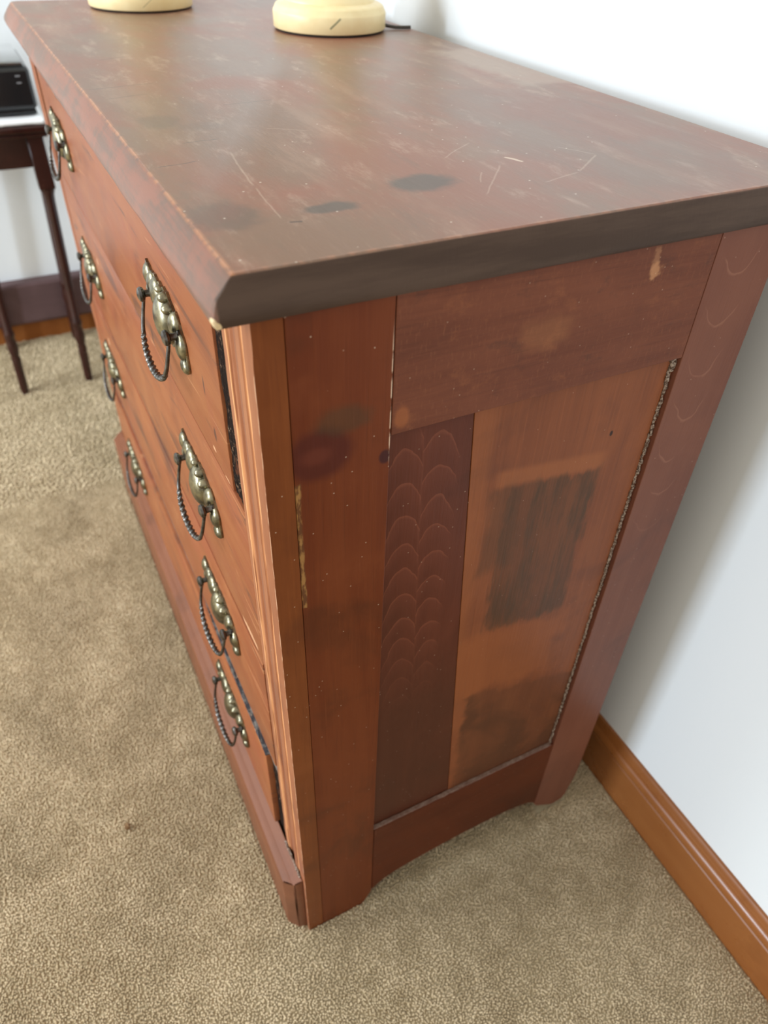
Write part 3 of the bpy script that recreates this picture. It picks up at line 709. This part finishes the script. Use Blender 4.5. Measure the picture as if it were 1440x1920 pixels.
def handle(dr, x, y, z):
    base = WLOC[dr.name]; loc = Vector((x, y, z)) - base
    for nm, off in (('backplate', (0, 0.0, 0)), ('post', (-PX, -0.002, 0)), ('post', (PX, -0.002, 0)), ('bail', (0, -0.002, 0))):
        o = bpy.data.objects.new(nm, HM[nm]); COL.objects.link(o); o.parent = dr; o.location = loc + Vector(off)
drawer(-0.9215, -0.0860, 0.6535, 0.8315, (-0.227, -0.775), (0.737, 0.739))
drawer(-0.9420, -0.0612, 0.4728, 0.6526, (-0.203, -0.775), (0.580, 0.566))
drawer(-0.9420, -0.0612, 0.2960, 0.4715, (-0.203, -0.790), (0.410, 0.390), -0.0012)
drawer(-0.9215, -0.0860, 0.1300, 0.2820, (-0.222, -0.770), (0.205, 0.203), -0.0046)
# rough dark strips left where the drawer fronts stop short of the posts
for z0, z1 in ((0.6535, BT - 0.0005), (0.128, 0.284)):
    for xa, xb in ((-0.0855, -0.0605), (-0.9435, -0.9220)):
        bm = bmesh.new(); add_box(bm, xa, xb, 0.0022, 0.019, z0, z1)
        bmesh.ops.subdivide_edges(bm, edges=bm.edges[:], cuts=14, use_grid_fill=True); roughen(bm, 0.0012, 260, z0)
        finish('gap_strip', bm, MAT['gap'], chest)
bm = bmesh.new(); add_box(bm, -0.9420, -0.0612, 0.0004, 0.0190, 0.2828, 0.2952)
finish('divider', bm, MAT['greystrip'], chest)
# worn grey top edge of the lowest drawer, which stands a little proud
bm = bmesh.new(); add_prism(bm, [(-0.330, 0.0), (-0.300, -0.0016), (-0.225, -0.0034), (-0.0865, -0.0044), (-0.0865, 0.0)], 'z', 0.2822, 0.2834)
bmesh.ops.subdivide_edges(bm, edges=[e for e in bm.edges if abs(e.verts[0].co.x - e.verts[1].co.x) > .02], cuts=30); roughen(bm, 0.0009, 220)
finish('worn_edge', bm, MAT['greystrip'], chest)
for z in (0.6525, 0.4718):
    bm = bmesh.new(); add_box(bm, -0.9420, -0.0612, 0.0215, 0.36, z - 0.004, z + 0.004); finish('divider', bm, MAT['carcass'], chest)
# base moulding with a clipped end
bm = bmesh.new()
Z1 = 0.1185; Z2 = 0.1290
plan = [(-1.0050, 0.0), (-1.0050, -0.0105), (-0.9950, -0.0200), (-0.0210, -0.0200), (-0.0095, -0.0100), (-0.0070, 0.0)]
A = [bm.verts.new((x, y, FZ)) for x, y in plan]; B = [bm.verts.new((x, y, Z1 + (0.0105 if y > -0.005 else (0.004 if y > -0.015 else 0)))) for x, y in plan]
k = len(plan); bm.faces.new(A); 
for i in range(k): bm.faces.new((A[i], B[i], B[(i + 1) % k], A[(i + 1) % k]))
bm.faces.new((B[0], B[1], B[4], B[5])); bm.faces.new((B[1], B[2], B[3], B[4]))
bmesh.ops.bevel(bm, geom=bm.edges[:], offset=0.0012, segments=2, profile=0.5, affect='EDGES')
bmesh.ops.translate(bm, vec=(0, -0.0003, 0), verts=bm.verts)
finish('base_moulding', bm, MAT['mould'], chest, angle=25)

bm = bmesh.new()
for i in range(16):
    add_box(bm, -0.0600 + i * 0.0030, -0.0570 + i * 0.0030, -0.0030 + 0.0006 * random.random(), -0.0004, 0.1292, 0.1298 + 0.0012 * random.random(), 0.0003, 1)
roughen(bm, 0.0007, 240)
finish('dust_line', bm, MAT['crust'], chest, kind='stuff', origin=(-0.035, -0.002, 0.129))

# ------------------------------------------------------------------ lamps on the chest
def lamp(cx, cy, name, label):
    t = empty(name, (cx, cy, 0.86), label, 'lamp', None)
    z = 0.86; K = 0.835
    bm = bmesh.new(); add_lathe(bm, cx, cy, [(0, z + 0.0001), (0.067, z + 0.0001), (0.0685, z + 0.0022), (0, z + 0.0022)], 72)
    finish('felt_pad', bm, MAT['felt'], t, smooth=False)
    pr = [(0, .0023), (.0828, .0023), (.0842, .0035), (.0845, .0190), (.0838, .0212), (.0825, .0222), (.0822, .0234), (.0812, .0242), (.0808, .0256), (.0796, .0268),
          (.0770, .0280), (.0735, .0292), (.0700, .0300), (.0672, .0306), (.0668, .0318), (.0655, .0335), (.0600, .0375), (.0520, .0445), (.0440, .0545), (.0375, .0665), (.0335, .0800),
          (.0320, .0900), (.0360, .0930), (.0370, .0965), (.0355, .1000), (.0300, .1020), (0, .1020)]
    bm = bmesh.new(); add_lathe(bm, cx, cy, [(r * K, z + h) for r, h in pr], 96)
    finish('base', bm, MAT['cream'], t, angle=50)
    pr = [(0, .1021), (.0290, .1022), (.0270, .108), (.0300, .125), (.0380, .150), (.0450, .178), (.0460, .200), (.0420, .222), (.0330, .242), (.0250, .256), (.0220, .266), (.0260, .270), (.0270, .275), (.0200, .281), (.0160, .300), (0, .300)]
    bm = bmesh.new(); add_lathe(bm, cx, cy, [(r * K, z + h) for r, h in pr], 64)
    finish('column', bm, MAT['cream'], t, angle=50)
    bm = bmesh.new(); add_lathe(bm, cx, cy, [(0, z + .3001), (.014, z + .3001), (.015, z + .306), (.015, z + .345), (.012, z + .352), (0, z + .352)], 32)
    finish('socket', bm, MAT['brass'], t, angle=50)
    return t
t1 = lamp(-0.6710, 0.3375, 'table_lamp', 'cream turned lamp nearer the wall, dark green scratch on its round base')
t2 = lamp(-0.9162, 0.1571, 'table_lamp', 'cream turned lamp at the far end of the chest, near its front edge')
bm = bmesh.new()
add_tube(bm, [(-0.6560, 0.4000, 0.8664), (-0.6500, 0.408, 0.8638), (-0.6450, 0.418, 0.8624), (-0.6420, 0.428, 0.8624), (-0.6400, 0.437, 0.8624)], 0.0020, 8)
finish('cord', bm, MAT['cord'], t1, smooth=True)

# ------------------------------------------------------------------ small side table at the far wall
tab = empty('side_table', (-1.59, -0.075, FZ), 'small dark mahogany side table with slim turned legs standing by the far wall', 'table')
ty0, ty1, tx0, tx1 = -0.185, 0.040, -1.745, -1.445; TH = 0.601
bm = bmesh.new()
for z0, z1, ins in ((0.5865, 0.601, 0.0), (0.5765, 0.5860, 0.007)):
    add_box(bm, tx0, tx1 - ins, ty0 + ins, ty1 - ins, z0, z1, 0.0045, 3)
finish('tabletop', bm, MAT['mahogany'], tab, angle=40)
lx = (-1.482, -1.710); ly = ((-0.164, 0.0), (0.002, 0.0))
for (X, sx) in ((-1.480, 1), (-1.712, -1)):
    for (Y, Yf) in (((-0.148, -0.1685), (0.0065, -0.0135)) if sx > 0 else ((-0.150, -0.177), (0.0185, -0.0060))):
        bm = bmesh.new()
        add_box(bm, X - 0.0165, X + 0.0165, Y - 0.0165, Y + 0.0165, 0.470, 0.576, 0.002, 1)
        prof_ = [(0.0165, 0.4698), (0.0120, 0.4560), (0.0112, 0.44), (0.0108, 0.30), (0.0100, 0.165), (0.0120, 0.160), (0.0120, 0.152), (0.0095, 0.147), (0.0115, 0.135), (0.0128, 0.120), (0.0105, 0.104), (0.0090, 0.098),
                 (0.0110, 0.092), (0.0105, 0.080), (0.0095, 0.012), (0.0080, FZ)]
        rings_ = []
        for r, z in prof_:
            kk = (0.47 - z) / 0.474
            yy = Y + (Yf - Y) * kk; xx = X + 0.010 * kk * sx
            rings_.append([bm.verts.new((xx + r * math.cos(a), yy + r * math.sin(a), z)) for a in [2 * math.pi * i / 20 for i in range(20)]])
        for a, b in zip(rings_, rings_[1:]):
            for i in range(20): bm.faces.new((a[i], b[i], b[(i + 1) % 20], a[(i + 1) % 20]))
        bm.faces.new(rings_[-1]); bm.faces.new(rings_[0][::-1])
        finish('leg', bm, MAT['mahogany'], tab, angle=40, origin=(X, Y, FZ))
for n_, (x0, x1, y0, y1) in (('apron', (-1.490, -1.476, -0.131, -0.0105)), ('apron', (-1.716, -1.702, -0.131, -0.0105)), ('apron', (-1.695, -1.497, -0.155, -0.141)), ('apron', (-1.695, -1.497, -0.001, 0.013))):
    bm = bmesh.new(); add_box(bm, x0, x1, y0, y1, 0.515, 0.576, 0.001, 1); finish(n_, bm, MAT['mahogany'], tab)
# white cloth on the table
bm = bmesh.new()
gx, gy = 26, 22; grid = {}
for i in range(gx + 1):
    for j in range(gy + 1):
        x = tx0 + 0.012 + (tx1 - 0.004 - tx0 - 0.012) * i / gx; y = ty0 + 0.006 + (ty1 - 0.010 - ty0) * j / gy
        x = min(x, tx1 - 0.004)
        grid[i, j] = bm.verts.new((x, y, TH + 0.0035 + 0.0015 * noise.noise(Vector((x * 30, y * 30, 0)))))
for i in range(gx):
    for j in range(gy): bm.faces.new((grid[i, j], grid[i + 1, j], grid[i + 1, j + 1], grid[i, j + 1]))
r_ = bmesh.ops.extrude_face_region(bm, geom=bm.faces[:])
for v in r_['geom']:
    if isinstance(v, bmesh.types.BMVert): v.co.z += 0.007
bmesh.ops.translate(bm, vec=(0, 0, -0.0015), verts=bm.verts)
o = finish('table_cloth', bm, MAT['cloth'], origin=(-1.59, -0.075, TH), smooth=True)
tag(o, 'folded white cloth covering the top of the small dark side table', 'cloth')
# black box on the cloth
bx = empty('media_player', (-1.58, -0.07, 0.613), 'glossy black box-shaped device lying on the white cloth of the side table', 'device')
bm = bmesh.new(); add_box(bm, -1.700, -1.480, -0.170, 0.030, 0.622, 0.700, 0.010, 4)
finish('case', bm, MAT['black'], bx, angle=50)
bm = bmesh.new(); add_box(bm, -1.698, -1.488, -0.166, 0.026, 0.6125, 0.6225, 0.003, 2)
finish('foot_plate', bm, MAT['black'], bx, angle=50)
bm = bmesh.new(); add_box(bm, -1.692, -1.486, -0.162, 0.022, 0.6995, 0.7085, 0.003, 2)
finish('lid', bm, MAT['lid'], bx, angle=50)
for z in (0.684, 0.672):
    bm = bmesh.new(); add_box(bm, -1.4805, -1.4788, 0.001, 0.010, z - 0.0012, z + 0.0012, 0.0004, 1); finish('button', bm, MAT['grey_mark'], bx)

# ------------------------------------------------------------------ crumb on the carpet
bm = bmesh.new(); bmesh.ops.create_icosphere(bm, subdivisions=2, radius=0.0042, matrix=Matrix.Translation((-0.2315, -0.1768, 0.004)) @ Matrix.Diagonal((1.2, 0.9, 0.7, 1)))
roughen(bm, 0.0022, 300)
o = finish('crumb', bm, MAT['crumb'], origin=(-0.2315, -0.1768, 0.002))
tag(o, 'tiny brown crumb lying alone on the carpet in front of the chest', 'crumb')
